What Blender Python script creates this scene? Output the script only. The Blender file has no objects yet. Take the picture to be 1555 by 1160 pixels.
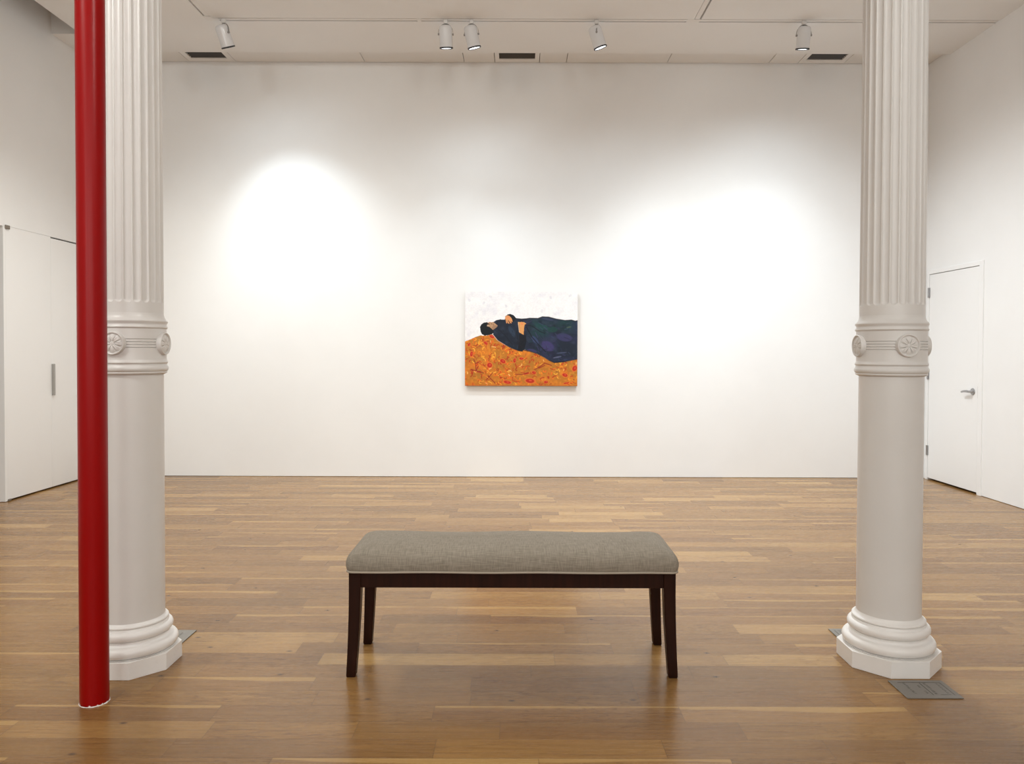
import bpy, bmesh, math, random
import numpy as np
from mathutils import Vector, Matrix
C = bpy.context.scene.collection
PI = math.pi
rad = math.radians

# ------------------------------------------------------------------ helpers
def lin(r, g, b):
    f = lambda c: (c/255/12.92) if c/255 <= .04045 else ((c/255+.055)/1.055)**2.4
    return (f(r), f(g), f(b), 1)

def new_mat(name, col, rough=.5, metal=0, spec=.5, coat=0, coat_rough=.1):
    m = bpy.data.materials.new(name); m.use_nodes = True
    b = m.node_tree.nodes['Principled BSDF']
    b.inputs['Base Color'].default_value = col
    b.inputs['Roughness'].default_value = rough
    b.inputs['Metallic'].default_value = metal
    b.inputs['Specular IOR Level'].default_value = spec
    b.inputs['Coat Weight'].default_value = coat
    b.inputs['Coat Roughness'].default_value = coat_rough
    return m

class NT:
    """tiny node-writing helper"""
    def __init__(s, m): s.t = m.node_tree; s.b = s.t.nodes['Principled BSDF']
    def n(s, typ, ins=None, **kw):
        nd = s.t.nodes.new(typ)
        for k, v in kw.items(): setattr(nd, k, v)
        for k, v in (ins or {}).items():
            if isinstance(v, bpy.types.NodeSocket): s.t.links.new(v, nd.inputs[k])
            else: nd.inputs[k].default_value = v
        return nd
    def math(s, op, a, b=0., c=0.):
        nd = s.t.nodes.new('ShaderNodeMath'); nd.operation = op
        for i, v in enumerate((a, b, c)):
            if isinstance(v, bpy.types.NodeSocket): s.t.links.new(v, nd.inputs[i])
            else: nd.inputs[i].default_value = v
        return nd.outputs[0]
    def mix(s, f, a, b, blend='MIX'):
        nd = s.t.nodes.new('ShaderNodeMix'); nd.data_type = 'RGBA'; nd.blend_type = blend
        for i, v in ((0, f), (6, a), (7, b)):
            if isinstance(v, bpy.types.NodeSocket): s.t.links.new(v, nd.inputs[i])
            else: nd.inputs[i].default_value = v
        return nd.outputs[2]
    def ramp(s, f, stops, interp='LINEAR'):
        nd = s.t.nodes.new('ShaderNodeValToRGB'); r = nd.color_ramp; r.interpolation = interp
        while len(r.elements) < len(stops): r.elements.new(.5)
        for e, (p, c) in zip(r.elements, stops): e.position = p; e.color = c
        s.t.links.new(f, nd.inputs[0]); return nd.outputs[0]
    def link(s, a, name): s.t.links.new(a, s.b.inputs[name])
    def bump(s, h, strength=.2, dist=.001):
        nd = s.n('ShaderNodeBump', {'Height': h, 'Strength': strength, 'Distance': dist})
        s.link(nd.outputs[0], 'Normal')

def obj(name, me, m=None, parent=None, smooth=None):
    if isinstance(me, bmesh.types.BMesh):
        b = me; me = bpy.data.meshes.new(name); b.to_mesh(me); b.free()
    if smooth is not None:
        for p in me.polygons: p.use_smooth = True
        me.set_sharp_from_angle(angle=rad(smooth))
    o = bpy.data.objects.new(name, me); C.objects.link(o)
    if m is not None: me.materials.append(m)
    if parent: o.parent = parent
    return o

def empty(name, loc=(0, 0, 0), rz=0):
    o = bpy.data.objects.new(name, None); C.objects.link(o)
    o.location = loc; o.rotation_euler = (0, 0, rz); o.empty_display_size = .1
    return o

def tag(o, label, cat, group=None):
    o['label'] = label; o['category'] = cat
    if group: o['group'] = group
    return o

def struct(o, label=None):
    o['kind'] = 'structure'
    if label: o['label'] = label
    return o

def add_box(bm, x0, x1, y0, y1, z0, z1, bevel=0, seg=2, mat=0):
    vs = [bm.verts.new((x, y, z)) for x in (x0, x1) for y in (y0, y1) for z in (z0, z1)]
    fs = [(0, 1, 3, 2), (4, 6, 7, 5), (0, 4, 5, 1), (2, 3, 7, 6), (0, 2, 6, 4), (1, 5, 7, 3)]
    faces = [bm.faces.new([vs[i] for i in f]) for f in fs]
    for f in faces: f.material_index = mat
    if bevel:
        es = list({e for f in faces for e in f.edges})
        bmesh.ops.bevel(bm, geom=es, offset=bevel, segments=seg, affect='EDGES', profile=.5)
    return faces

def boxes(lst, bevel=0, seg=2):
    bm = bmesh.new()
    for b in lst: add_box(bm, *b, bevel=bevel, seg=seg)
    return bm

def lathe(profile, n=64, cap=True, fn=None, z_off=0):
    """profile: (r, z) from bottom to top"""
    bm = bmesh.new(); rings = []
    for r, z in profile:
        ring = []
        for i in range(n):
            a = 2*PI*i/n
            rr = fn(r, z, a) if fn else r
            ring.append(bm.verts.new((rr*math.cos(a), rr*math.sin(a), z+z_off)))
        rings.append(ring)
    for a, b in zip(rings, rings[1:]):
        for i in range(n):
            j = (i+1) % n
            bm.faces.new((a[i], a[j], b[j], b[i]))
    if cap:
        bm.faces.new(list(reversed(rings[0]))); bm.faces.new(rings[-1])
    return bm

def tube(bm, pts, r, n=10):
    pts = [Vector(p) for p in pts]; rings = []
    ref = Vector((.3, .2, 1)).normalized()
    for i, p in enumerate(pts):
        d = (pts[min(i+1, len(pts)-1)] - pts[max(i-1, 0)]).normalized()
        u = d.cross(ref)
        if u.length < 1e-3: u = d.cross(Vector((1, 0, 0)))
        u.normalize(); v = d.cross(u)
        rr = r[i] if isinstance(r, (list, tuple)) else r
        rings.append([bm.verts.new(p + rr*(math.cos(2*PI*k/n)*u + math.sin(2*PI*k/n)*v)) for k in range(n)])
    for a, b in zip(rings, rings[1:]):
        for k in range(n):
            bm.faces.new((a[k], a[(k+1) % n], b[(k+1) % n], b[k]))
    bm.faces.new(rings[0]); bm.faces.new(list(reversed(rings[-1])))
    bmesh.ops.recalc_face_normals(bm, faces=bm.faces)

# ------------------------------------------------------------------ materials
def paint_mat(name, col, rough, mott=.03, bump=.08, scale=2.5, scuff=0):
    m = new_mat(name, col, rough); t = NT(m)
    co = t.n('ShaderNodeTexCoord').outputs['Object']
    n1 = t.n('ShaderNodeTexNoise', {'Vector': co, 'Scale': scale, 'Detail': 4., 'Roughness': .55}).outputs[0]
    dk = tuple(c*(1-mott*2) for c in col[:3])+(1,)
    c = t.mix(n1, col, dk)
    if scuff:
        n3 = t.n('ShaderNodeTexNoise', {'Vector': co, 'Scale': 9., 'Detail': 5., 'Roughness': .7}).outputs[0]
        f = t.n('ShaderNodeMapRange', {'Value': n3, 'From Min': .66, 'From Max': .8, 'To Min': 0., 'To Max': scuff}).outputs[0]
        c = t.mix(f, c, (.38, .36, .33, 1))
    t.link(c, 'Base Color')
    n2 = t.n('ShaderNodeTexNoise', {'Vector': co, 'Scale': 260., 'Detail': 2.}).outputs[0]
    t.bump(n2, bump, .0008)
    return m

M_wall = paint_mat('wall_paint', (.85, .85, .85, 1), .75)
M_ceil = paint_mat('ceiling_paint', (.81, .80, .79, 1), .8)
M_iron = paint_mat('column_enamel', (.74, .72, .70, 1), .34, mott=.05, bump=.12, scale=3.5, scuff=.12)
M_base = paint_mat('column_base_enamel', (.86, .84, .82, 1), .33, mott=.04, bump=.15, scale=6, scuff=.35)
M_door = paint_mat('door_paint', (.84, .84, .84, 1), .45, mott=.015)
M_dark = new_mat('gap_shade', (.03, .028, .026, 1), .8)  # near-black shade colour for the gaps round the door leaves
M_vent = new_mat('dark_louvre', (.06, .06, .062, 1), .45)
M_ventf = new_mat('diffuser_paint', (.80, .79, .78, 1), .5)
M_track = new_mat('track_white', (.76, .74, .72, 1), .4)
M_head = new_mat('lamp_housing_white', (.72, .73, .75, 1), .28, coat=.5)
M_yoke = new_mat('yoke_grey', (.32, .31, .30, 1), .4, metal=.4)
M_rim = new_mat('lamp_rim_dark', (.02, .02, .024, 1), .4)
M_nickel = new_mat('satin_nickel', (.42, .42, .43, 1), .35, metal=1)
M_steel = new_mat('pull_steel', (.40, .39, .37, 1), .4, metal=.8)
M_grime = new_mat('grimy_metal', (.20, .17, .14, 1), .6)
M_caulk = new_mat('white_paint_drips', (.75, .68, .66, 1), .5)

def glow(name, col, s):
    m = bpy.data.materials.new(name); m.use_nodes = True
    b = m.node_tree.nodes['Principled BSDF']
    b.inputs['Base Color'].default_value = (.8, .8, .8, 1)
    b.inputs['Emission Color'].default_value = col; b.inputs['Emission Strength'].default_value = s
    return m
M_lens = glow('lit_lens', (.93, .97, 1, 1), 4)

# red gloss pipe
M_red = new_mat('red_gloss_enamel', (.30, .001, .001, 1), .32, spec=.2)
t = NT(M_red); co = t.n('ShaderNodeTexCoord').outputs['Object']
mp = t.n('ShaderNodeMapping', {'Vector': co, 'Scale': (30, 30, 1.5)}).outputs[0]
n1 = t.n('ShaderNodeTexNoise', {'Vector': mp, 'Scale': 1., 'Detail': 3.}).outputs[0]
t.link(t.mix(n1, (.30, .0005, .0005, 1), (.25, .0005, .001, 1)), 'Base Color')
t.bump(t.n('ShaderNodeTexNoise', {'Vector': co, 'Scale': 35.}).outputs[0], .12, .002)

# oak strip floor: boards run along X, .122 m wide, random lengths
M_floor = new_mat('oak_strip_floor', (.5, .3, .15, 1), .3)
t = NT(M_floor); W = .1225
co = t.n('ShaderNodeTexCoord').outputs['Object']
sp = t.n('ShaderNodeSeparateXYZ', {0: co}); X, Y = sp.outputs[0], sp.outputs[1]
yr = t.math('DIVIDE', t.math('ADD', Y, -.010), W)
row = t.math('FLOOR', yr); fy = t.math('SUBTRACT', yr, row)
rw = t.n('ShaderNodeTexWhiteNoise', {'W': row}, noise_dimensions='1D').outputs['Value']
w1 = t.math('ADD', t.math('MULTIPLY', X, 1.35), t.math('ADD', t.math('MULTIPLY', row, 7.31), t.math('MULTIPLY', rw, 3.7)))
vor = t.n('ShaderNodeTexVoronoi', {'W': w1, 'Scale': 1., 'Randomness': .9}, voronoi_dimensions='1D', feature='F1')
edge = t.n('ShaderNodeTexVoronoi', {'W': w1, 'Scale': 1., 'Randomness': .9}, voronoi_dimensions='1D', feature='DISTANCE_TO_EDGE').outputs['Distance']
csep = t.n('ShaderNodeSeparateColor', {0: vor.outputs['Color']})
r1, r2, r3 = csep.outputs[0], csep.outputs[1], csep.outputs[2]
bc = t.ramp(r1, [(0, lin(138, 104, 69)), (.18, lin(145, 110, 72)), (.45, lin(152, 116, 76)), (.75, lin(161, 124, 82)), (.93, lin(173, 137, 94)), (1, lin(188, 153, 110))])
bc = t.mix(t.math('MULTIPLY', r2, .25), bc, lin(150, 106, 74))
# grain
gx = t.math('ADD', X, t.math('MULTIPLY', r3, 37.))
gy = t.math('ADD', Y, t.math('MULTIPLY', r2, 11.))
gv = t.n('ShaderNodeCombineXYZ', {0: gx, 1: gy, 2: r1}).outputs[0]
m1 = t.n('ShaderNodeMapping', {'Vector': gv, 'Scale': (2.2, 26., 1.)}).outputs[0]
g1 = t.n('ShaderNodeTexNoise', {'Vector': m1, 'Scale': 1., 'Detail': 3., 'Roughness': .6, 'Distortion': .7}).outputs[0]
rings = t.math('FRACT', t.math('MULTIPLY', g1, 8.5))
ringd = t.ramp(rings, [(0, (0, 0, 0, 1)), (.62, (0, 0, 0, 1)), (.84, (1, 1, 1, 1)), (1, (0, 0, 0, 1))])
m2 = t.n('ShaderNodeMapping', {'Vector': gv, 'Scale': (7., 190., 1.)}).outputs[0]
g2 = t.n('ShaderNodeTexNoise', {'Vector': m2, 'Scale': 1., 'Detail': 4., 'Roughness': .7}).outputs[0]
pores = t.n('ShaderNodeMapRange', {'Value': g2, 'From Min': .52, 'From Max': .72, 'To Min': 0., 'To Max': .55}).outputs[0]
figure = t.math('MULTIPLY', ringd, t.math('MULTIPLY', t.math('POWER', r3, 1.2), .75))
bc = t.mix(figure, bc, t.mix(1., bc, (.50, .40, .33, 1), 'MULTIPLY'))
bc = t.mix(pores, bc, t.mix(1., bc, (.50, .40, .34, 1), 'MULTIPLY'))
m4 = t.n('ShaderNodeMapping', {'Vector': gv, 'Scale': (3.2, 75., 1.)}).outputs[0]
g4 = t.n('ShaderNodeTexNoise', {'Vector': m4, 'Scale': 1., 'Detail': 3., 'Roughness': .65, 'Distortion': .4}).outputs[0]
bc = t.mix(t.n('ShaderNodeMapRange', {'Value': g4, 'From Min': .50, 'From Max': .72, 'To Min': 0., 'To Max': .55}).outputs[0], bc, t.mix(1., bc, (.58, .50, .42, 1), 'MULTIPLY'))
bc = t.mix(t.n('ShaderNodeMapRange', {'Value': g4, 'From Min': .46, 'From Max': .30, 'To Min': 0., 'To Max': .45}).outputs[0], bc, t.mix(1., bc, (1.28, 1.28, 1.25, 1), 'MULTIPLY'))
m3 = t.n('ShaderNodeMapping', {'Vector': gv, 'Scale': (1.3, 9., 1.)}).outputs[0]
g3 = t.n('ShaderNodeTexNoise', {'Vector': m3, 'Scale': 1., 'Detail': 2.}).outputs[0]
bc = t.mix(t.n('ShaderNodeMapRange', {'Value': g3, 'From Min': .45, 'From Max': .75, 'To Min': 0., 'To Max': .35}).outputs[0], bc, t.mix(1., bc, (.76, .66, .56, 1), 'MULTIPLY'))
# pale sapwood strip along one edge of some boards
wob = t.math('ADD', fy, t.math('MULTIPLY', t.math('SUBTRACT', g3, .5), 1.1))
sap = t.n('ShaderNodeMapRange', {'Value': wob, 'From Min': .80, 'From Max': .86, 'To Min': 0., 'To Max': 1.}).outputs[0]
sapon = t.n('ShaderNodeMapRange', {'Value': r2, 'From Min': .66, 'From Max': .70, 'To Min': 0., 'To Max': .7}).outputs[0]
bc = t.mix(t.math('MULTIPLY', sap, sapon), bc, lin(190, 154, 108))
# knots
kv = t.n('ShaderNodeTexVoronoi', {'Vector': t.n('ShaderNodeMapping', {'Vector': co, 'Scale': (1., 1.6, 1.)}).outputs[0], 'Scale': 2.2, 'Randomness': 1.}, voronoi_dimensions='2D')
kf = t.n('ShaderNodeMapRange', {'Value': kv.outputs['Distance'], 'From Min': .010, 'From Max': .04, 'To Min': .85, 'To Max': 0.}).outputs[0]
ks = t.n('ShaderNodeSeparateColor', {0: kv.outputs['Color']}).outputs[0]
kf = t.math('MULTIPLY', kf, t.math('GREATER_THAN', ks, .72))
bc = t.mix(kf, bc, (.06, .03, .018, 1))
# joints
jy = t.math('MINIMUM', fy, t.math('SUBTRACT', 1., fy))
jf = t.math('LESS_THAN', jy, .007)
je = t.math('LESS_THAN', edge, .0016)
jj = t.math('MAXIMUM', jf, je)
bc = t.mix(t.math('MULTIPLY', jj, .55), bc, (.10, .055, .03, 1))
bc = t.mix(1., bc, (.87, .845, .66, 1), 'MULTIPLY')
t.link(bc, 'Base Color')
ro = t.n('ShaderNodeMapRange', {'Value': g2, 'From Min': .3, 'From Max': .7, 'To Min': .20, 'To Max': .31}).outputs[0]
t.link(ro, 'Roughness')
t.b.inputs['Specular IOR Level'].default_value = .36
ht = t.math('SUBTRACT', t.math('MULTIPLY', g2, .25), t.math('ADD', jj, t.math('MULTIPLY', r1, .3)))
t.bump(ht, .25, .0008)

# bench materials
M_wood = new_mat('espresso_wood', (.022, .010, .007, 1), .38, spec=.12)
t = NT(M_wood); co = t.n('ShaderNodeTexCoord').outputs['Object']
mp = t.n('ShaderNodeMapping', {'Vector': co, 'Scale': (40, 40, 3)}).outputs[0]
t.link(t.mix(t.n('ShaderNodeTexNoise', {'Vector': mp, 'Scale': 1.5, 'Detail': 4.}).outputs[0], (.034, .010, .005, 1), (.008, .003, .002, 1)), 'Base Color')
M_linen = new_mat('linen_upholstery', (.36, .32, .27, 1), .9, spec=.1)
t = NT(M_linen); co = t.n('ShaderNodeTexCoord').outputs['Object']
sx = t.n('ShaderNodeTexNoise', {'Vector': t.n('ShaderNodeMapping', {'Vector': co, 'Scale': (420, 26, 30)}).outputs[0], 'Scale': 1., 'Detail': 3.}).outputs[0]
sy = t.n('ShaderNodeTexNoise', {'Vector': t.n('ShaderNodeMapping', {'Vector': co, 'Scale': (22, 420, 420)}).outputs[0], 'Scale': 1., 'Detail': 3.}).outputs[0]
wv = t.math('ADD', t.math('MULTIPLY', sx, .5), t.math('MULTIPLY', sy, .5))
wf = t.n('ShaderNodeMapRange', {'Value': wv, 'From Min': .38, 'From Max': .62, 'To Min': 0., 'To Max': 1.}).outputs[0]
t.link(t.mix(wf, (.20, .172, .135, 1), (.315, .275, .225, 1)), 'Base Color')
t.b.inputs['Sheen Weight'].default_value = .05
t.bump(wv, .5, .0012)
M_welt = new_mat('linen_welt', (.37, .32, .26, 1), .9, spec=.2)
M_plaque = new_mat('brushed_zinc', (.27, .255, .235, 1), .5, metal=.55)
M_engrave = new_mat('engraved_dark', (.07, .065, .055, 1), .7)

# ------------------------------------------------------------------ the room
XL, XR, YB, YF = -4.46, 4.31, 7.98, -4.6
ZC, ZS, ZT = 4.30, 4.348, 4.95          # dropped ceiling, vent strip, deck above
XE, YE = -4.11, 7.60                    # dropped ceiling's left and back edges
TH = .14
struct(obj('floor', boxes([(XL-1.6, XR+.3, YF-.3, YB+.3, -.12, 0)]), M_floor))

g = .004
struct(obj('wall_back', boxes([(XL-TH, XR+TH, YB, YB+TH, g, ZT)]), M_wall))
struct(obj('wall_front', boxes([(XL-TH, XR+TH, YF-TH, YF, 0, ZT)]), M_wall))
# left wall: passage opening Y 5.55-6.59 and a flush pair of doors Y 6.62-7.93
LO0, LO1 = 5.55, 6.585
struct(obj('wall_left', boxes([
    (XL-TH, XL, YF, LO0, g, ZT), (XL-TH, XL, LO0, LO1, 2.405, ZT),
    (XL-TH, XL, LO1, 6.615, g, ZT), (XL-TH, XL, 6.615, 7.90, 2.412, ZT),
    (XL-TH, XL, 7.90, YB, g, ZT),
    (XL-1.45, XL-1.35, 4.6, 7.4, 0, 2.9), (XL-1.45, XL-TH, 4.5, 4.6, 0, 2.9), (XL-1.45, XL-TH, 7.4, 7.5, 0, 2.9), (XL-1.45, XL-TH, 4.5, 7.5, 2.9, 3.0)]), M_wall))
# right wall with door opening
D0, D1, DT = 7.012, 7.962, 2.185
struct(obj('wall_right', boxes([
    (XR, XR+TH, YF, D0, g, ZT), (XR, XR+TH, D0, D1, DT, ZT), (XR, XR+TH, D1, YB, g, ZT)]), M_wall))

# ceiling: dropped slab with slots for the recessed track
TY0, TY1 = 6.820, 6.884
TA0, TA1 = -2.800, -2.736
TB0, TB1 = 1.575, 1.639
ce = [(XE, XR, TY1, YE, ZC, ZC+.04),                       # behind the cross track
      (XE, TA0, YF, TY1, ZC, ZC+.04),
      (TA1, TB0, YF, TY0, ZC, ZC+.04),
      (TB1, XR, YF, TY0, ZC, ZC+.04),
      (TA0, TA1, YF, TY0-.0, ZC+.039, ZC+.09), (TB0, TB1, YF, TY0, ZC+.039, ZC+.09), (TA0, XR, TY0, TY1, ZC+.039, ZC+.09)]
ceil = struct(obj('ceiling', boxes(ce), M_ceil))
# vent strip along the back wall: access panels with seams, and the dark drop face on the left
seams = [XL, -3.435, -2.945, -1.60, -.56, -.24, .225, .507, 1.56, 2.62, 2.925, 3.405, XR]
ps = []
ventspans = [(-3.435, -2.945), (-.24, .225), (2.925, 3.405)]
for a, b in zip(seams, seams[1:]):
    if (a, b) in ventspans: continue
    ps.append((a+.003, b-.003, 7.301, YB-.006, ZS, ZS+.02))
for a, b in ventspans:
    ps.append((a+.003, b-.003, 7.301, 7.47, ZS, ZS+.02))
struct(obj('trim_1', boxes(ps), M_ceil))
struct(obj('trim_2', boxes([(XL, XR, 7.32, YB, ZS+.12, ZS+.14), (XL, XR, 7.286, 7.30, ZS+.0, ZT)]), M_ceil))
struct(obj('ceiling.001', boxes([(XL-TH, XR+TH, YF-TH, YB+TH, ZT, ZT+.1)]), M_ceil))

# ------------------------------------------------------------------ doors
def door_handle(parent, x, y, z):
    h = obj('door_handle', lathe([(.0, 0), (.031, 0), (.033, .003), (.031, .008), (.016, .012), (.012, .02), (.011, .052), (.0, .054)], 36, cap=False), M_nickel, parent, 30)
    h.location = (x, y, z); h.rotation_euler = (0, -PI/2, 0)
    bm = bmesh.new()   # local z is away from the door, local y stays along the wall, local x is up
    pts = [(0, 0, .045), (.002, .02, .048), (.001, .05, .050), (-.002, .08, .049), (-.008, .108, .046)]
    tube(bm, pts, [.011, .0115, .011, .010, .0085], 12)
    obj('lever', bm, M_nickel, h, 40)
    return h

d = struct(empty('door_1', (XR, 7.0, 0)), 'white flush door with grey lever handle in the right wall')
d['label'] = 'white flush door with grey lever handle in the right wall'
# leaf and frame in local coordinates (origin at XR, 7.0, 0)
fr = boxes([(-.010, .10, .000, .062, 0, DT), (-.010, .10, .918, .966, 0, DT), (-.010, .10, .062, .918, 2.143, DT)], bevel=.0015, seg=1)
obj('door_frame', fr, M_door, d)
obj('door_leaf', boxes([(-.006, .040, .069, .914, .020, 2.137)], bevel=.0015, seg=1), M_door, d)
door_handle(d, -.006, .140, .962)
obj('strike_plate', boxes([(-.0065, .02, .0635, .0685, .905, 1.015)]), M_nickel, d)
for z in (1.952, 1.10, .307):
    bm = bmesh.new(); tube(bm, [(-.014, .920, z-.051), (-.014, .920, z+.051)], .0075, 12)
    add_box(bm, -.013, -.0062, .900, .940, z-.05, z+.05)
    obj('hinge', bm, M_nickel, d, 40)
obj('gap_shade_sheet', boxes([(.06, .09, .06, .92, .001, 2.14)]), M_dark, d)  # dark sheet behind the leaf, paints shade into the gaps round it

for nm, y0, y1, top, pull in (('door_2', 7.258, 7.893, 2.398, True), ('door_3', 6.617, 7.2558, 2.4108, False)):
    d = struct(empty(nm, (XL, y0, 0)))
    d['label'] = ('tall white flush cupboard door with a vertical steel pull beside red pipe' if pull
                  else 'tall white flush cupboard door without a pull at left edge')
    obj('door_leaf', boxes([(-.040, -.001, 0, y1-y0, .014, top)], bevel=.0012, seg=1), M_door, d)
    if pull:
        bm = boxes([(.0, .028, .0, .014, .895, 1.195)], bevel=.003)
        add_box(bm, .0, .003, .0, .05, .895, 1.195)
        obj('door_pull', bm, M_steel, d)
    else:
        obj('pivot_bracket', boxes([(.0, .012, -.01, .045, 2.385, 2.418)], bevel=.003), M_grime, d)
        obj('pivot_bracket', boxes([(.0, .010, .0, .035, .004, .020)], bevel=.002), M_grime, d)
struct(obj('seam_shade_sheet', boxes([(XL-.10, XL-.045, 6.61, 7.905, .002, 2.42)]), M_dark))  # dark sheet behind both cupboard leaves, stands in for shade in their seams

# ------------------------------------------------------------------ cast iron columns
PR = .190/math.cos(PI/8)
def col_profile_base():
    p = [(.176, .070), (.182, .076)]
    for i in range(13):                                   # big torus
        a = -PI/2 + PI*i/12
        p.append((.163+.022*math.cos(a), .097+.022*math.sin(a)*1.05))
    p += [(.157, .121), (.152, .126), (.1505, .132), (.153, .137)]
    for i in range(11):                                   # small torus
        a = -PI/2 + PI*i/10
        p.append((.148+.0165*math.cos(a), .158+.019*math.sin(a)))
    p += [(.147, .180), (.1455, .186)]
    for i in range(7):
        a = -PI/2+PI*i/6
        p.append((.141+.0055*math.cos(a), .193+.006*math.sin(a)))
    p += [(.136, .201), (.132, .206), (.129, .214), (.127, .22)]
    return p

def flute_fn(zlo, zhi, n=24, depth=.006):
    def fn(r, z, a):
        u = (a*n/(2*PI)) % 1.0
        w = abs(u-.5)*2                                   # 0 centre, 1 arris
        hw = .80
        # rounded ends
        R = r*2*PI/n*.5*hw
        for ze, s in ((zlo, 1), (zhi, -1)):
            dz = (z-ze)*s
            if dz < 0: return r
            if dz < R: hw = min(hw, .80*math.sqrt(max(0, 1-((R-dz)/R)**2)))
        if hw <= 0 or w >= hw: return r
        return r - depth*math.sqrt(1-(w/hw)**2)*(hw/.80)
    return fn

def rosette_bm():
    bm = bmesh.new(); nr, na = 22, 96; R = .0485; rows = []
    def h(q, a):
        if q > .97: return .010*(1-(q-.97)/.03)
        if q > .86: return .010+.0015*math.sin((q-.86)/.11*PI)
        if q < .14: return .009+.0015*math.sqrt(max(0, 1-(q/.14)**2))
        pet = abs(math.cos(4*a))
        edge = .60+.20*pet**.5
        if q < edge:
            b = math.sin(PI*min(1, (q-.08)/(edge-.08)))**.7 if q > .08 else 0
            return .0052+.0075*b*pet**.22*(1-.25*pet**6)
        return .0050
    c = bm.verts.new((0, 0, .0105))
    for i in range(1, nr+1):
        q = i/nr
        rows.append([bm.verts.new((R*q*math.cos(2*PI*k/na), R*q*math.sin(2*PI*k/na), h(q, 2*PI*k/na))) for k in range(na)])
    rows.append([bm.verts.new((R*math.cos(2*PI*k/na), R*math.sin(2*PI*k/na), -.010)) for k in range(na)])
    for k in range(na): bm.faces.new((c, rows[0][k], rows[0][(k+1) % na]))
    for a_, b_ in zip(rows, rows[1:]):
        for k in range(na): bm.faces.new((a_[k], b_[k], b_[(k+1) % na], a_[(k+1) % na]))
    return bm

def make_column(x, y):
    t = empty('column', (x, y, 0))
    # octagonal plinth
    bm = bmesh.new()
    lo = [bm.verts.new((PR*math.cos(PI/8+k*PI/4), PR*math.sin(PI/8+k*PI/4), 0)) for k in range(8)]
    hi = [bm.verts.new((v.co.x, v.co.y, .071)) for v in lo]
    for k in range(8): bm.faces.new((lo[k], lo[(k+1) % 8], hi[(k+1) % 8], hi[k]))
    bm.faces.new(hi); bm.faces.new(list(reversed(lo)))
    bmesh.ops.bevel(bm, geom=list(bm.edges), offset=.0015, segments=1, affect='EDGES')
    obj('plinth', bm, M_base, t)
    obj('base_moulding', lathe(col_profile_base(), 96), M_base, t, 50)
    obj('shaft', lathe([(.1285, .19), (.1283, .6), (.128, 1.0), (.1278, 1.26)], 96), M_iron, t, 40)
    # collar band
    pr = [(.128, 1.232), (.134, 1.2345), (.1405, 1.238), (.1415, 1.241), (.1395, 1.244), (.1435, 1.248), (.1465, 1.254), (.1465, 1.262),
          (.1435, 1.267), (.1405, 1.271), (.1400, 1.276), (.1425, 1.279), (.1445, 1.283), (.1430, 1.288), (.1400, 1.2925), (.1393, 1.297), (.1393, 1.3425)]
    for k in range(4):
        z = 1.3455+k*.0115
        pr += [(.1393, z-.0019), (.1350, z-.0004), (.1350, z+.0004), (.1393, z+.0019)]
    pr += [(.1393, 1.386), (.1393, 1.424), (.1420, 1.4265), (.1445, 1.430), (.1430, 1.4345), (.1400, 1.438), (.1392, 1.442), (.1405, 1.447),
           (.1435, 1.451), (.1442, 1.456), (.1420, 1.460), (.1385, 1.463), (.1350, 1.467), (.1320, 1.473), (.1298, 1.481), (.1285, 1.490)]
    obj('collar', lathe(pr, 96), M_iron, t, 35)
    # fluted shaft
    zl, zh = 1.532, 4.02
    zs = [1.485, 1.52, zl-.001] + [zl+.0135*i/8 for i in range(9)] + [zl+.02]
    zs += [zl+.05+(zh-zl-.1)*i/10 for i in range(11)]
    zs += [zh-.0135+.0135*i/8 for i in range(9)] + [zh+.003, 4.10]
    prof = [(.1285-.0045*max(0, z-1.5)/2.5, z) for z in zs]
    obj('fluted_shaft', lathe(prof, 24*14, fn=flute_fn(zl, zh)), M_iron, t, 42)
    cap = [(.124, 4.09), (.130, 4.093), (.133, 4.10), (.130, 4.107), (.125, 4.11), (.125, 4.14), (.133, 4.145), (.152, 4.165), (.166, 4.195), (.170, 4.21), (.185, 4.212), (.185, 4.298)]
    obj('capital', lathe(cap, 96), M_iron, t, 40)
    me = None
    for k, a in enumerate((-PI/2, 0, PI/2, PI)):
        if me is None:
            r0 = obj('rosette', rosette_bm(), M_iron, t, 35); me = r0.data; r = r0
        else:
            r = bpy.data.objects.new('rosette', me); C.objects.link(r); r.parent = t
        dd = Vector((math.cos(a), math.sin(a), 0))
        r.matrix_local = Matrix.Translation(dd*.1395+Vector((0, 0, 1.362))) @ dd.to_track_quat('Z', 'Y').to_matrix().to_4x4()
    return t

cR = make_column(1.612, 3.262)
tag(cR, 'white fluted cast iron column on the right, engraved plaque at its front foot', 'column', 'cast iron columns')
cL = empty('column', (-1.639, 3.214, 0))
for ch in list(cR.children):
    c = ch.copy(); C.objects.link(c); c.parent = cL
    c.matrix_basis = ch.matrix_basis.copy()
    if ch.name.startswith('plinth'): c.scale = (.943, .943, 1)
    if ch.name.startswith('base_moulding'): c.scale = (.975, .975, 1)
tag(cL, 'white fluted cast iron column standing behind the red pipe', 'column', 'cast iron columns')

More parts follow.
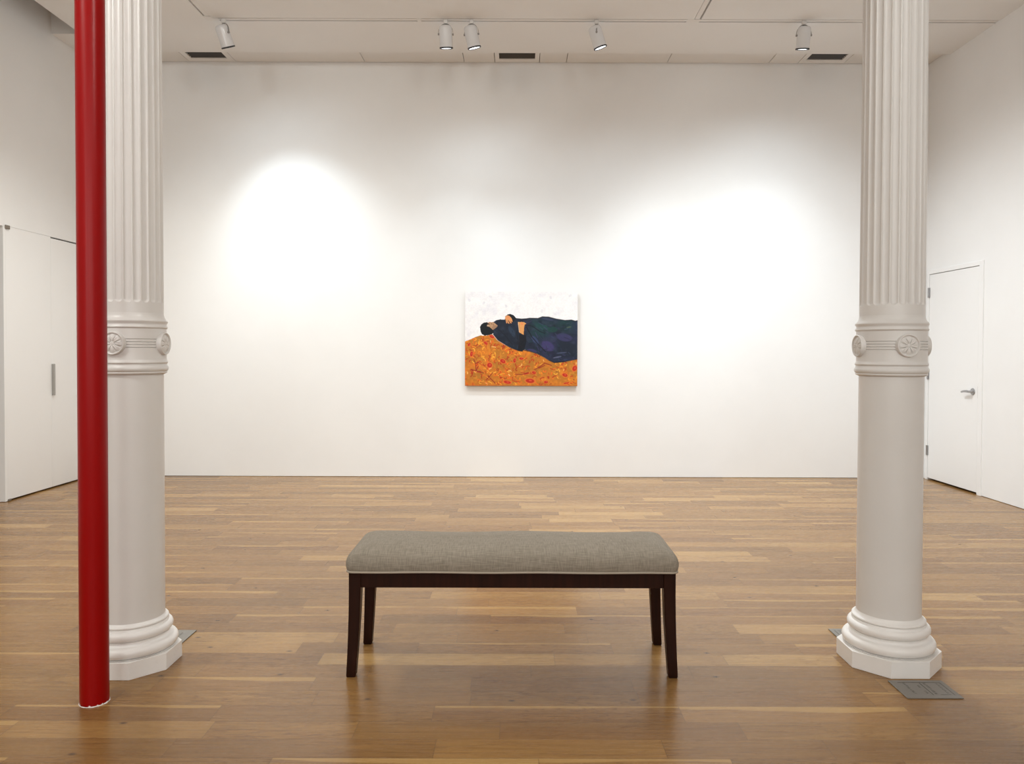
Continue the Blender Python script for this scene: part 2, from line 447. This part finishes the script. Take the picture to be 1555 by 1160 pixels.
# ------------------------------------------------------------------ red pipe
p = empty('pipe', (-1.600, 2.853, 0))
tag(p, 'glossy red floor-to-ceiling pipe in front of the left column', 'pipe')
bm = lathe([(.0505, .004), (.0505, 1.0), (.0505, 2.0), (.0505, 3.0), (.0505, ZC)], 72)
obj('pipe_body', bm, M_red, p, 40)
random.seed(4)
bm = bmesh.new(); n = 72                                     # ragged bead of white paint at its foot
lo, hi = [], []
for i in range(n):
    a = 2*PI*i/n; w = .0508+random.random()*.0025; hh = .002+random.random()**2*.006
    lo.append(bm.verts.new((w*1.02*math.cos(a), w*1.02*math.sin(a), .0002))); hi.append(bm.verts.new((.0508*math.cos(a), .0508*math.sin(a), hh)))
for i in range(n): bm.faces.new((lo[i], lo[(i+1) % n], hi[(i+1) % n], hi[i]))
obj('paint_bead', bm, M_caulk, p)

# ------------------------------------------------------------------ bench
B = empty('upholstered_bench', (-.0165, 3.262, 0))
tag(B, 'long backless bench with greige linen seat and dark wooden legs on the oak floor', 'bench')
HX, HY = .672, .193
def round_rect(hx, hy, r, n=8):
    pts = []
    for cx, cy, a0 in ((hx-r, hy-r, 0), (-hx+r, hy-r, PI/2), (-hx+r, -hy+r, PI), (hx-r, -hy+r, 3*PI/2)):
        for k in range(n+1):
            a = a0+PI/2*k/n; pts.append((cx+r*math.cos(a), cy+r*math.sin(a)))
    # subdivide the long sides
    out = []
    for i, a in enumerate(pts):
        b = pts[(i+1) % len(pts)]; out.append(a)
        L = math.dist(a, b); m = int(L/.03)
        for k in range(1, m): out.append((a[0]+(b[0]-a[0])*k/m, a[1]+(b[1]-a[1])*k/m))
    return out
bm = bmesh.new(); rings = []
hx, hy = HX+.007, HY+.005
prof = [(.012, .427), (.004, .431), (.0, .440), (-.003, .455), (-.003, .470), (.0, .483), (.006, .494), (.015, .503), (.028, .511), (.045, .518), (.070, .5245), (.105, .5295), (.150, .532), (.185, .533)]
outl = round_rect(hx, hy, .030)
for dd, z in prof:
    ring = []
    for x, y in outl:
        # inset towards the centre line
        q = dd/hy
        nx = x*(1-dd/hx) if True else x; ny = y*(1-q)
        dip = .0025*math.sin(x*9.0+1.0) if z > .49 else .0012*math.sin(x*14)
        ring.append(bm.verts.new((nx, ny, z+dip*(.4 if z < .44 else 1))))
    rings.append(ring)
N = len(outl)
for a, b in zip(rings, rings[1:]):
    for i in range(N): bm.faces.new((a[i], a[(i+1) % N], b[(i+1) % N], b[i]))
bm.faces.new(rings[-1]); bm.faces.new(list(reversed(rings[0])))
cush = obj('seat_cushion', bm, M_linen, B, 60)
bm = bmesh.new()
wl = round_rect(hx-.002, hy-.002, .028); NW = len(wl); rg = []
for i, (x, y) in enumerate(wl):
    q0, q1 = wl[i-1], wl[(i+1) % NW]; dx, dy = q1[0]-q0[0], q1[1]-q0[1]; L = math.hypot(dx, dy); nx, ny = dy/L, -dx/L
    z = .4335+.0010*math.sin(x*14)
    rg.append([bm.verts.new((x+nx*.0045*math.cos(2*PI*k/8), y+ny*.0045*math.cos(2*PI*k/8), z+.0045*math.sin(2*PI*k/8))) for k in range(8)])
for i in range(NW):
    a, b = rg[i], rg[(i+1) % NW]
    for k in range(8): bm.faces.new((a[k], b[k], b[(k+1) % 8], a[(k+1) % 8]))
bmesh.ops.recalc_face_normals(bm, faces=bm.faces)
obj('welt', bm, M_welt, cush, 60)
# apron rails
for nm, bx in (('apron_rail', (-.62, .62, -HY+.012, -HY+.034, .366, .430)), ('apron_rail', (-.62, .62, HY-.034, HY-.012, .366, .430)),
               ('apron_rail', (-HX+.012, -HX+.034, -.16, .16, .366, .430)), ('apron_rail', (HX-.034, HX-.012, -.16, .16, .366, .430))):
    obj(nm, boxes([bx], bevel=.002), M_wood, B)
# sabre legs: outer edge splays slightly, inner edge tapers
def leg(sx, sy):
    bm = bmesh.new(); rows = []
    for z, ox, wd in ((0, .010, .037), (.006, .0100, .0385), (.08, .0065, .0405), (.16, .0035, .0430), (.25, .001, .0460), (.33, 0, .0480), (.428, 0, .0495)):
        x1 = HX+ox-.004; x0 = x1-wd; y1 = HY+ox*.5-.006; y0 = y1-wd
        c = .0025
        pts = [(x0+c, y0), (x1-c, y0), (x1, y0+c), (x1, y1-c), (x1-c, y1), (x0+c, y1), (x0, y1-c), (x0, y0+c)]
        if z == 0: pts = [(x+(.002 if x < (x0+x1)/2 else -.002), y+(.002 if y < (y0+y1)/2 else -.002)) for x, y in pts]
        rows.append([bm.verts.new((sx*px, sy*py, z)) for px, py in pts])
    for a, b in zip(rows, rows[1:]):
        for i in range(8): bm.faces.new((a[i], a[(i+1) % 8], b[(i+1) % 8], b[i]))
    bm.faces.new(rows[0]); bm.faces.new(rows[-1])
    bmesh.ops.recalc_face_normals(bm, faces=bm.faces)
    return bm
for sx in (-1, 1):
    for sy in (-1, 1):
        obj('leg', leg(sx, sy), M_wood, B, 30)

# ------------------------------------------------------------------ floor plaques
def plaque(x, y, flip, label):
    t = empty('floor_plaque', (x, y, 0), flip)
    tag(t, label, 'plaque', 'engraved metal floor plaques')
    obj('plate', boxes([(-.109, .109, -.078, .078, .0003, .005)], bevel=.0012, seg=1), M_plaque, t)
    random.seed(11)
    L = []
    z0, z1 = .0049, .0053
    def ln(x0, x1, y0, y1): L.append((x0, x1, y0, y1, z0, z1))
    # engraved frame and centre rule; lines of small lettering run along Y
    ln(-.080, .090, .055, .058); ln(.087, .090, -.054, .058); ln(.035, .075, -.052, -.050); ln(.004, .007, -.054, .056)
    for lx, a, b, w in ((-.058, .052, -.045, .008), (-.012, .030, .016, .006), (-.010, -.020, -.048, .007), (.022, .052, -.046, .009), (.070, .048, -.040, .006)):
        yy = a
        while yy > b:
            ll = random.uniform(.003, .006)
            k = random.random()
            ln(lx-w/2, lx+w/2, yy-.0012, yy)
            if k < .5: ln(lx+w/2-.0012, lx+w/2, yy-ll, yy)
            if k > .3: ln(lx-w/2, lx-w/2+.0012, yy-ll, yy)
            yy -= ll+random.choice((.002, .0022, .006))
    obj('engraving', boxes(L), M_engrave, t)
plaque(1.617, 2.972, 0, 'square grey engraved metal plaque on floor in front of the right column')
plaque(1.610, 3.542, PI, 'grey metal plaque mostly hidden behind the right column base')
plaque(-1.628, 3.500, PI, 'grey metal plaque poking out behind the left column base')

# ------------------------------------------------------------------ ceiling diffusers
for i, (a, b) in enumerate(ventspans):
    x = (a+b)/2; w = (b-a)/2-.003
    v = empty('air_vent', (x, 7.72, ZS))
    tag(v, ['square ceiling air vent with dark louvres above the left end of the back wall',
            'square ceiling air vent with dark louvres above the painting',
            'square ceiling air vent with dark louvres beside the right column top'][i], 'air vent', 'ceiling air vents over the back wall')
    ow = .185; y0, y1 = -.19, .165
    bm = boxes([(-w, -ow, -.249, .252, 0, .02), (ow, w, -.249, .252, 0, .02), (-ow, ow, -.249, y0, 0, .02), (-ow, ow, y1, .252, 0, .02)])
    obj('vent_frame', bm, M_ventf, v)
    obj('vent_box', boxes([(-ow-.01, ow+.01, y0-.01, y1+.01, .09, .095)]), M_vent, v)
    for k in range(9):
        yy = y0+.018+k*(y1-y0-.02)/8.3
        bm = bmesh.new()
        add_box(bm, -ow, ow, -.013, .013, -.001, .001)
        lv = obj('louvre', bm, M_vent, v); lv.location = (0, yy, .016); lv.rotation_euler = (rad(-40), 0, 0)

# ------------------------------------------------------------------ track and spotlights
T = empty('lighting_track', (0, 6.85, ZC))
tag(T, 'white lighting track recessed in the ceiling with two runs coming forward', 'lighting track')
zt0, zt1 = .002, .038
obj('track_rail', boxes([(TA1+.004, XR-.004, -.018, .019, zt0, zt1)]), M_track, T)
obj('track_rail', boxes([(TA0+.016, TA1-.002, YF+.1-6.85, -.07, zt0, zt1)]), M_track, T)
obj('track_rail', boxes([(TB0+.004, TB1-.016, YF+.1-6.85, -.034, zt0, zt1)]), M_track, T)
obj('track_connector', boxes([(TA0+.002, TA1+.006, -.066, .03, -.0015, zt1), (TA1+.006, TA1+.05, -.028, .03, -.0010, zt1)]), M_track, T)
obj('track_connector', boxes([(-.905, -.870, -.029, .032, -.001, zt1)]), M_track, T)
obj('track_connector', boxes([(1.515, 1.63, -.029, .032, -.001, zt1)]), M_track, T)

def spot(x, azim, tilt, yaw, label, watts, size, blend, y=6.85, spill=26):
    s = empty('track_spotlight', (x, y, ZC))
    tag(s, label, 'spotlight', 'white track spotlights')
    bm = boxes([(-.017, .017, -.016, .016, -.035, .0015)], bevel=.003)
    obj('adapter', bm, M_track, s)
    pz = -.128
    yk = obj('yoke', bmesh.new(), M_yoke, s)
    bm = bmesh.new(); pts = []
    for k in range(17):
        a = PI*k/16; pts.append((.066*math.cos(a), 0, pz+.006+.088*math.sin(a)))
    pts = [(.067, 0, pz-.008)]+pts+[(-.067, 0, pz-.008)]
    for i, (p0, p1) in enumerate(zip(pts, pts[1:])):           # flat strip 12 mm wide
        q = []
        d = (Vector(p1)-Vector(p0)).normalized(); nn = Vector((d.z, 0, -d.x))*.0012
        for P in (p0, p1):
            P = Vector(P)
            q += [bm.verts.new(P+nn+Vector((0, -.006, 0))), bm.verts.new(P+nn+Vector((0, .006, 0))), bm.verts.new(P-nn+Vector((0, .006, 0))), bm.verts.new(P-nn+Vector((0, -.006, 0)))]
        for k in range(4): bm.faces.new((q[k], q[(k+1) % 4], q[4+(k+1) % 4], q[4+k]))
        bm.faces.new(q[:4]); bm.faces.new(q[4:])
    for sx in (-1, 1): tube(bm, [(sx*.056, 0, pz), (sx*.071, 0, pz)], .009, 12)
    tube(bm, [(0, 0, -.030), (0, 0, pz+.09)], .013, 12)
    bmesh.ops.recalc_face_normals(bm, faces=bm.faces)
    bm.to_mesh(yk.data); bm.free(); yk.rotation_euler = (0, 0, yaw)
    h = obj('housing', lathe([(.0600, -.116), (.0600, -.108), (.0580, -.104), (.0580, .040), (.056, .055), (.050, .067), (.040, .074), (.028, .0775), (.012, .079), (.001, .0795)], 48, cap=False), M_head, s, 45)
    axis = Vector((math.sin(azim)*math.sin(tilt), math.cos(azim)*math.sin(tilt), -math.cos(tilt)))
    Q = (-axis).to_track_quat('Z', 'Y').to_matrix().to_4x4()
    h.matrix_local = Matrix.Translation((0, 0, pz)) @ Q
    bm = bmesh.new(); rr = []
    for i in range(48):
        a = 2*PI*i/48
        rr.append([bm.verts.new((r*math.cos(a), r*math.sin(a), z)) for r, z in ((.0608, -.108), (.0608, -.1195), (.0525, -.1200), (.0515, -.112))])
    for i in range(48):
        A, Bq = rr[i], rr[(i+1) % 48]
        for k in range(4): bm.faces.new((A[k], Bq[k], Bq[(k+1) % 4], A[(k+1) % 4]))
    obj('rim', bm, M_rim, h, 30)
    bm = bmesh.new(); bmesh.ops.create_circle(bm, cap_ends=True, radius=.052, segments=40)
    ln = obj('lens', bm, M_lens, h); ln.location = (0, 0, -.114)
    bm2 = bmesh.new(); tube(bm2, [(0, .004, -.03), (.004, .006, -.045), (0, .004, pz+.078)], .0022, 6)
    obj('cord', bm2, M_yoke, s)
    ld = bpy.data.lights.new('spot_bulb', 'SPOT'); ld.energy = watts; ld.spot_size = rad(size); ld.spot_blend = blend
    ld.shadow_soft_size = .02; ld.color = (.80, .925, 1.0)
    lo = bpy.data.objects.new('spot_bulb', ld); C.objects.link(lo); lo.parent = h
    lo.location = (0, 0, -.135)
    l2 = ld.copy(); l2.energy = spill; l2.spot_size = rad(136)      # the reflector's wide spill round the main beam
    o2 = bpy.data.objects.new('spot_bulb', l2); C.objects.link(o2); o2.parent = h; o2.location = (0, 0, -.135)
    return s
spot(-2.641, rad(26), rad(27), rad(-30), 'white track spotlight nearest the left column, tilted to the right', 100, 74, 1, spill=17)
spot(-.648, rad(5), rad(16), rad(3), 'left one of the two white spotlights hanging close together', 60, 68, 1, spill=14)
spot(-.417, rad(45), rad(18), rad(-12), 'right one of the two white spotlights hanging close together', 82, 68, 1, spill=19)
spot(.706, rad(65), rad(21), rad(84), 'white track spotlight leaning steeply right, its lit lens showing, right of centre', 70, 74, 1, spill=22)
spot(2.567, rad(0), rad(16), rad(-4), 'white track spotlight hanging just left of the right column', 56, 76, 1, spill=28)

# ------------------------------------------------------------------ painting
def painting():
    PX0, PX1, PZ0, PZ1 = -.545, .634, .965, 1.951
    rng = np.random.default_rng(7)
    nx, nz = 420, 352
    # picture coordinates: s 108..1268 left to right, q 93..1063 top to bottom
    S, Qq = np.meshgrid(np.linspace(108, 1268, nx), np.linspace(93, 1063, nz))
    def noise(cx, cy, seed):
        r = np.random.default_rng(seed).random((cy+2, cx+2))
        u = (S-108)/1160*cx; v = (Qq-93)/970*cy
        i = np.clip(u.astype(int), 0, cx); j = np.clip(v.astype(int), 0, cy)
        fu = u-i; fv = v-j; fu = fu*fu*(3-2*fu); fv = fv*fv*(3-2*fv)
        return (r[j, i]*(1-fu)+r[j, i+1]*fu)*(1-fv)+(r[j+1, i]*(1-fu)+r[j+1, i+1]*fu)*fv
    def L(r, g_, b): return np.array(lin(r, g_, b)[:3])
    img = np.zeros((nz, nx, 3))
    def fill(mask, c, a=1.):
        m = (mask*a)[..., None] if not np.isscalar(a) else (mask.astype(float)*a)[..., None]
        img[:] = img*(1-m)+np.asarray(c)*m
    def poly(pts):
        pts = np.array(pts, float); ins = np.zeros(S.shape, bool); n_ = len(pts); j = n_-1
        for i in range(n_):
            xi, yi = pts[i]; xj, yj = pts[j]
            cond = ((yi > Qq) != (yj > Qq)) & (S < (xj-xi)*(Qq-yi)/((yj-yi) if yj != yi else 1e-9)+xi)
            ins ^= cond; j = i
        return ins
    def stroke(pts, w, c, a=1., clip=None):
        pts = np.array(pts, float); d = np.full(S.shape, 1e9)
        for (x0, y0), (x1, y1) in zip(pts, pts[1:]):
            vx, vy = x1-x0, y1-y0; q = np.clip(((S-x0)*vx+(Qq-y0)*vy)/(vx*vx+vy*vy+1e-9), 0, 1)
            d = np.minimum(d, np.hypot(S-x0-q*vx, Qq-y0-q*vy))
        m = np.clip((w-d)/2.5+.5, 0, 1)
        if clip is not None: m = m*clip
        fill(m, c, a)
    def blob(x, y, rx, ry, ang, c, a=1., clip=None):
        ca, sa = math.cos(ang), math.sin(ang)
        u = ((S-x)*ca+(Qq-y)*sa)/rx; v = (-(S-x)*sa+(Qq-y)*ca)/ry
        m = np.clip((1-np.hypot(u, v))*4, 0, 1)
        if clip is not None: m = m*clip
        fill(m, c, a)
    # white ground
    img[:] = L(240, 238, 238)
    fill(noise(9, 8, 1)*noise(30, 26, 2), L(214, 212, 222), .75)
    for x, y in ((370, 143), (530, 240), (150, 180), (300, 210), (1190, 130), (990, 150), (900, 290)):
        blob(x, y, 14, 20, rng.random()*3, L(205, 203, 212), .5)
    # patterned cloth
    cloth = poly([(100, 608), (160, 585), (215, 560), (265, 543), (330, 545), (390, 530), (440, 590), (520, 640), (600, 680), (690, 700), (730, 688), (870, 735), (960, 790), (1030, 822), (1120, 815), (1280, 782), (1280, 1075), (100, 1075)])
    ck = cloth.astype(float)
    fill(cloth, L(196, 122, 36))
    fill(ck*np.clip(noise(10, 8, 5)*2-.6, 0, 1), L(176, 122, 42), .8)
    fill(ck*np.clip(noise(16, 14, 6)*2-1, 0, 1), L(226, 132, 38), .9)
    fill(ck*np.clip(noise(60, 50, 8)*1.6-.8, 0, 1), L(240, 160, 50), .6)
    cols = [L(182, 40, 22), L(196, 60, 26), L(170, 52, 24), L(238, 116, 36), L(246, 160, 44), L(252, 190, 66), L(250, 205, 120), L(150, 92, 40)]
    wts = np.array([.17, .15, .10, .24, .18, .09, .03, .04]); wts /= wts.sum()
    for k in range(620):
        x = rng.uniform(110, 1268); y = rng.uniform(540, 1060)
        dens = 1. if (x < 760 and y < 1000) else .62
        if rng.random() > dens: continue
        th = rng.uniform(0, 2*PI); cur = rng.uniform(-.09, .09); ln_ = rng.uniform(3, 8); pts = [(x, y)]
        for _ in range(6):
            x += math.cos(th)*ln_; y += math.sin(th)*ln_*.85; th += cur*ln_; pts.append((x, y))
        stroke(pts, rng.uniform(2.5, 6), cols[rng.choice(8, p=wts)], .85, ck)
    for x, y, rx, ry, a in ((150, 637, 22, 13, -.9), (322, 622, 26, 15, .7), (690, 780, 26, 14, 0), (498, 808, 34, 22, .5), (362, 850, 30, 28, .2), (820, 925, 24, 16, .3),
                            (545, 1025, 44, 18, .2), (780, 1010, 52, 26, .1), (945, 1022, 24, 15, 0), (1140, 950, 32, 20, .3), (1240, 880, 26, 34, .5), (1155, 1032, 34, 9, -.2), (740, 935, 40, 10, -.2), (175, 735, 16, 30, .2), (620, 800, 16, 26, .2), (385, 555, 30, 16, .4)):
        blob(x, y, rx*1.25, ry*1.3, a, L(236, 130, 56), .8, ck); blob(x, y, rx, ry, a, L(190, 38, 24), .95, ck)
        blob(x+4, y-3, rx*.35, ry*.35, a, L(222, 92, 60), .8, ck)
    for pts in ([(200, 790), (215, 835), (255, 815)], [(218, 845), (222, 905)], [(245, 860), (222, 908), (170, 895)], [(222, 908), (300, 930)], [(395, 925), (330, 1000)], [(345, 960), (420, 1035)],
                [(930, 828), (880, 865), (825, 895)], [(870, 880), (930, 850)], [(630, 942), (690, 945), (760, 925)], [(930, 825), (1000, 850)]):
        stroke(pts, 5, L(148, 46, 28), .9, ck)
    # dark robe
    robe = poly([(395, 408), (430, 385), (470, 377), (515, 380), (530, 340), (565, 322), (605, 332), (635, 368), (690, 373), (740, 370), (775, 364), (860, 366), (905, 349), (970, 352), (1050, 372), (1140, 386), (1205, 381), (1245, 393), (1280, 384),
                 (1280, 782), (1200, 795), (1120, 815), (1030, 822), (985, 800), (930, 765), (860, 728), (770, 700), (722, 685), (700, 706), (660, 698), (590, 672), (520, 635), (450, 592), (400, 530), (392, 480), (420, 450)])
    rk = robe.astype(float)
    fill(robe, L(22, 32, 48))
    right = np.clip((S-700)/120, 0, 1)*rk
    fill(right*np.clip(noise(8, 8, 21)*2-.5, 0, 1), L(40, 44, 76), .85)
    fill(right*np.clip(noise(10, 9, 22)*2-.95, 0, 1)*np.clip((640-Qq)/120, 0, 1), L(22, 58, 60), .85)
    fill(rk*np.clip(noise(30, 28, 23)*2-1.1, 0, 1), L(46, 58, 78), .6)
    fill(rk*np.clip(noise(24, 22, 27)*2-1.2, 0, 1), L(12, 18, 34), .8)
    for x, y, rx, ry, a, c in ((960, 650, 80, 52, .5, L(62, 54, 104)), (1130, 560, 90, 45, .2, L(56, 54, 96)), (830, 590, 60, 26, .9, L(52, 66, 104)), (900, 450, 90, 30, .3, L(20, 64, 62)), (1010, 480, 60, 34, 0, L(18, 60, 56)),
                               (590, 500, 26, 70, -.5, L(38, 54, 74)), (800, 700, 60, 20, .2, L(54, 52, 96)), (1060, 765, 50, 8, -.2, L(96, 100, 128)), (1105, 720, 60, 7, -.1, L(70, 78, 108)), (1180, 455, 30, 9, -.2, L(70, 86, 72)), (960, 372, 70, 12, .2, L(52, 60, 86))):
        blob(x, y, rx, ry, a, c, .75, rk)
    for _ in range(110):
        x = rng.uniform(700, 1260); y = rng.uniform(380, 800); th = rng.normal(.6, .7); l_ = rng.uniform(20, 60)
        stroke([(x, y), (x+l_*math.cos(th), y+l_*math.sin(th))], rng.uniform(2, 6), [L(16, 26, 44), L(50, 62, 92), L(24, 56, 64), L(58, 54, 98), L(34, 44, 70)][rng.integers(5)], .45, rk)
    for _ in range(40):
        x = rng.uniform(410, 690); y = rng.uniform(400, 680); th = rng.normal(.9, .5); l_ = rng.uniform(15, 45)
        stroke([(x, y), (x+l_*math.cos(th), y+l_*math.sin(th))], rng.uniform(2, 5), [L(12, 20, 34), L(36, 52, 70), L(20, 38, 54)][rng.integers(3)], .5, rk)
    fill(poly([(662, 528), (735, 540), (742, 600), (722, 684), (700, 706), (655, 695), (668, 600)]), L(10, 16, 28))
    for pts, w in (([(712, 690), (770, 702), (860, 730), (930, 767), (985, 802), (1030, 820), (1120, 813), (1280, 780)], 6), ([(400, 530), (450, 592), (520, 635), (590, 672), (660, 698), (700, 704)], 5),
                   ([(635, 368), (690, 373), (740, 370), (775, 364), (860, 366), (905, 349), (970, 352), (1050, 372), (1140, 386), (1205, 381), (1245, 393), (1275, 386)], 5), ([(740, 455), (800, 560), (870, 640), (940, 710)], 5),
                   ([(640, 500), (655, 600), (660, 690)], 4), ([(720, 430), (800, 445), (880, 500), (930, 520)], 4), ([(400, 480), (440, 470), (520, 540), (600, 640)], 3)):
        stroke(pts, w, L(10, 15, 28), .9)
    fill(poly([(520, 350), (545, 326), (575, 321), (610, 334), (640, 370), (600, 405), (585, 420), (540, 400)]), L(14, 18, 28))
    stroke([(395, 535), (440, 592), (520, 640)], 2.5, L(226, 190, 180), .5)
    # head of dark hair, face, hands
    fill(poly([(265, 480), (262, 455), (275, 430), (300, 412), (330, 407), (360, 412), (375, 440), (395, 480), (405, 510), (385, 530), (350, 540), (310, 545), (282, 530), (270, 505)]), L(10, 18, 24))
    fill(poly([(345, 412), (362, 402), (378, 407), (398, 404), (420, 420), (446, 443), (430, 462), (395, 487), (378, 470), (360, 455), (334, 447), (338, 430), (352, 428)]), L(176, 138, 104))
    fill(poly([(395, 487), (430, 462), (446, 443), (415, 436), (385, 455)]), L(152, 118, 92))
    stroke([(345, 414), (372, 410)], 3.5, L(196, 150, 116)); stroke([(340, 428), (362, 426)], 3, L(30, 24, 26)); stroke([(376, 420), (384, 427)], 2.5, L(70, 44, 38)); stroke([(398, 428), (402, 438)], 2.5, L(120, 60, 52))
    stroke([(338, 444), (350, 440)], 4, L(196, 170, 150)); stroke([(334, 424), (356, 420)], 2.5, L(40, 30, 30))
    hand = L(214, 146, 92)
    fill(poly([(520, 375), (522, 350), (540, 335), (562, 338), (585, 360), (596, 385), (588, 400), (560, 385), (545, 380)]), hand)
    for pts in ([(530, 370), (538, 412)], [(542, 370), (552, 405), (560, 416)], [(555, 370), (572, 400), (582, 412)], [(570, 362), (592, 398)]):
        stroke(pts, 5.5, hand)
    stroke([(548, 350), (560, 365)], 5, L(226, 130, 84), .7)
    fill(poly([(655, 405), (690, 402), (718, 405), (740, 420), (722, 432), (716, 470), (712, 535), (670, 512), (664, 470), (655, 430)]), L(216, 152, 90))
    stroke([(657, 406), (668, 505)], 3.5, L(228, 190, 150), .8); stroke([(690, 412), (700, 430)], 7, L(226, 128, 80), .8); stroke([(664, 420), (672, 500)], 1.5, L(90, 54, 40), .7)
    # ragged white margin beside cloth, tired edge paint at bottom
    fill((Qq > 1052).astype(float), L(170, 96, 40), .5)
    img[:] = img*(0.93+.10*noise(110, 96, 31))[..., None]
    onc = (ck*(1-rk))[..., None]; img[:] = img*(1-onc)+img*np.array([.90, .80, .78])*onc
    img = np.clip(img, 0, 1)

    t = empty('painting', ((PX0+PX1)/2, YB, (PZ0+PZ1)/2))
    tag(t, 'painting of a reclining figure in dark robe on orange patterned cloth, hanging on back wall', 'painting')
    wx, wz = (PX1-PX0)/2, (PZ1-PZ0)/2
    M_edge = new_mat('canvas_edge', lin(176, 150, 118), .8)
    obj('stretcher', boxes([(-wx, wx, -.034, -.012, -wz, wz), (-wx+.03, wx-.03, -.012, -.001, -wz+.03, wz-.03)], bevel=.002, seg=1), M_edge, t)
    # picture surface: fine grid, colour stored per vertex; canvas front 38 mm off the wall
    vs = []; 
    xs = np.linspace(-wx, wx, nx); zs = np.linspace(wz, -wz, nz)
    for j in range(nz):
        for i in range(nx): vs.append((xs[i], -.036, zs[j]))
    fs = [(j*nx+i, (j+1)*nx+i, (j+1)*nx+i+1, j*nx+i+1) for j in range(nz-1) for i in range(nx-1)]
    me = bpy.data.meshes.new('picture'); me.from_pydata(vs, [], fs)
    ca = me.color_attributes.new('paint', 'FLOAT_COLOR', 'POINT')
    flat = np.ones((nz*nx, 4), np.float32); flat[:, :3] = img.reshape(-1, 3)
    ca.data.foreach_set('color', flat.ravel())
    M_pic = new_mat('oil_paint', (1, 1, 1, 1), .6, spec=.3); q = NT(M_pic)
    at = q.n('ShaderNodeAttribute', attribute_name='paint')
    q.link(at.outputs['Color'], 'Base Color')
    q.bump(q.n('ShaderNodeTexNoise', {'Vector': q.n('ShaderNodeTexCoord').outputs['Object'], 'Scale': 90., 'Detail': 3.}).outputs[0], .25, .001)
    obj('picture', me, M_pic, t)
painting()

# ------------------------------------------------------------------ light
w = bpy.data.worlds.new('world'); bpy.context.scene.world = w; w.use_nodes = True
w.node_tree.nodes['Background'].inputs[0].default_value = (.9, .9, 1, 1)
w.node_tree.nodes['Background'].inputs[1].default_value = .05

def area(name, loc, rot, sx, sy, watts, col):
    l = bpy.data.lights.new(name, 'AREA'); l.shape = 'RECTANGLE'; l.size = sx; l.size_y = sy; l.energy = watts; l.color = col
    o = bpy.data.objects.new(name, l); C.objects.link(o); o.location = loc; o.rotation_euler = rot
    return o
# unseen soft fill lamps, added at the closed wall behind the camera
for x in (-2.6, 0, 2.6):
    area('rear_fill', (x, YF+.03, 2.6), (PI/2, 0, 0), 1.3, 2.0, 50, (.96, .98, .96))
# unseen fill spots, added under the two track runs to brighten the room
def fill_spot(x, y, watts, size, d, soft=.28, col=(.945, .975, 1)):
    ld = bpy.data.lights.new('fill_spot', 'SPOT'); ld.energy = watts; ld.spot_size = rad(size); ld.spot_blend = 1; ld.shadow_soft_size = soft; ld.color = col
    o = bpy.data.objects.new('fill_spot', ld); C.objects.link(o); o.location = (x, y, 4.14)
    o.rotation_euler = Vector(d).to_track_quat('-Z', 'Y').to_euler()
WM = (.98, .985, .93); CL = (.93, .985, 1)
fill_spot(-2.77, 6.1, 250, 140, (.15, .05, -1), col=WM)
fill_spot(1.60, 6.1, 335, 140, (.2, .05, -1), col=CL)
fill_spot(-2.77, 4.6, 120, 140, (.1, .1, -1), col=WM)
fill_spot(1.60, 4.6, 120, 140, (.3, .1, -1), col=CL)
fill_spot(-2.77, .8, 190, 100, (.25, .9, -.6), col=WM)
fill_spot(1.60, .8, 160, 100, (-.85, .9, -.55), col=WM)
fill_spot(-2.77, -1.8, 60, 140, (.0, .5, -1), col=WM)
fill_spot(1.60, -1.8, 60, 140, (.0, .5, -1), col=WM)

# ------------------------------------------------------------------ camera
Fpx = 1150.0
cam = bpy.data.cameras.new('camera'); co_ = bpy.data.objects.new('camera', cam); C.objects.link(co_)
cam.sensor_fit = 'HORIZONTAL'; cam.sensor_width = 36; cam.lens = 36*Fpx/1555
cam.clip_start = .02
pitch, roll = rad(1.0), rad(.17)
co_.location = (0, 0, 1.338)
R = Matrix.Rotation(PI/2-pitch, 4, 'X') @ Matrix.Rotation(roll, 4, 'Z')
co_.matrix_world = Matrix.Translation((0, 0, 1.338)) @ R
cx, cy = 785.0, 532+Fpx*math.tan(pitch)
cam.shift_x = (777.5-cx)/1555
cam.shift_y = (cy-580)/1555
bpy.context.scene.camera = co_
vs_ = bpy.context.scene.view_settings
vs_.view_transform = 'Standard'; vs_.look = 'None'; vs_.gamma = 1; vs_.use_curve_mapping = False; vs_.exposure = .26
cyc = bpy.context.scene.cycles
cyc.max_bounces = 10; cyc.diffuse_bounces = 6; cyc.use_denoising = True
cyc.sample_clamp_indirect = 6
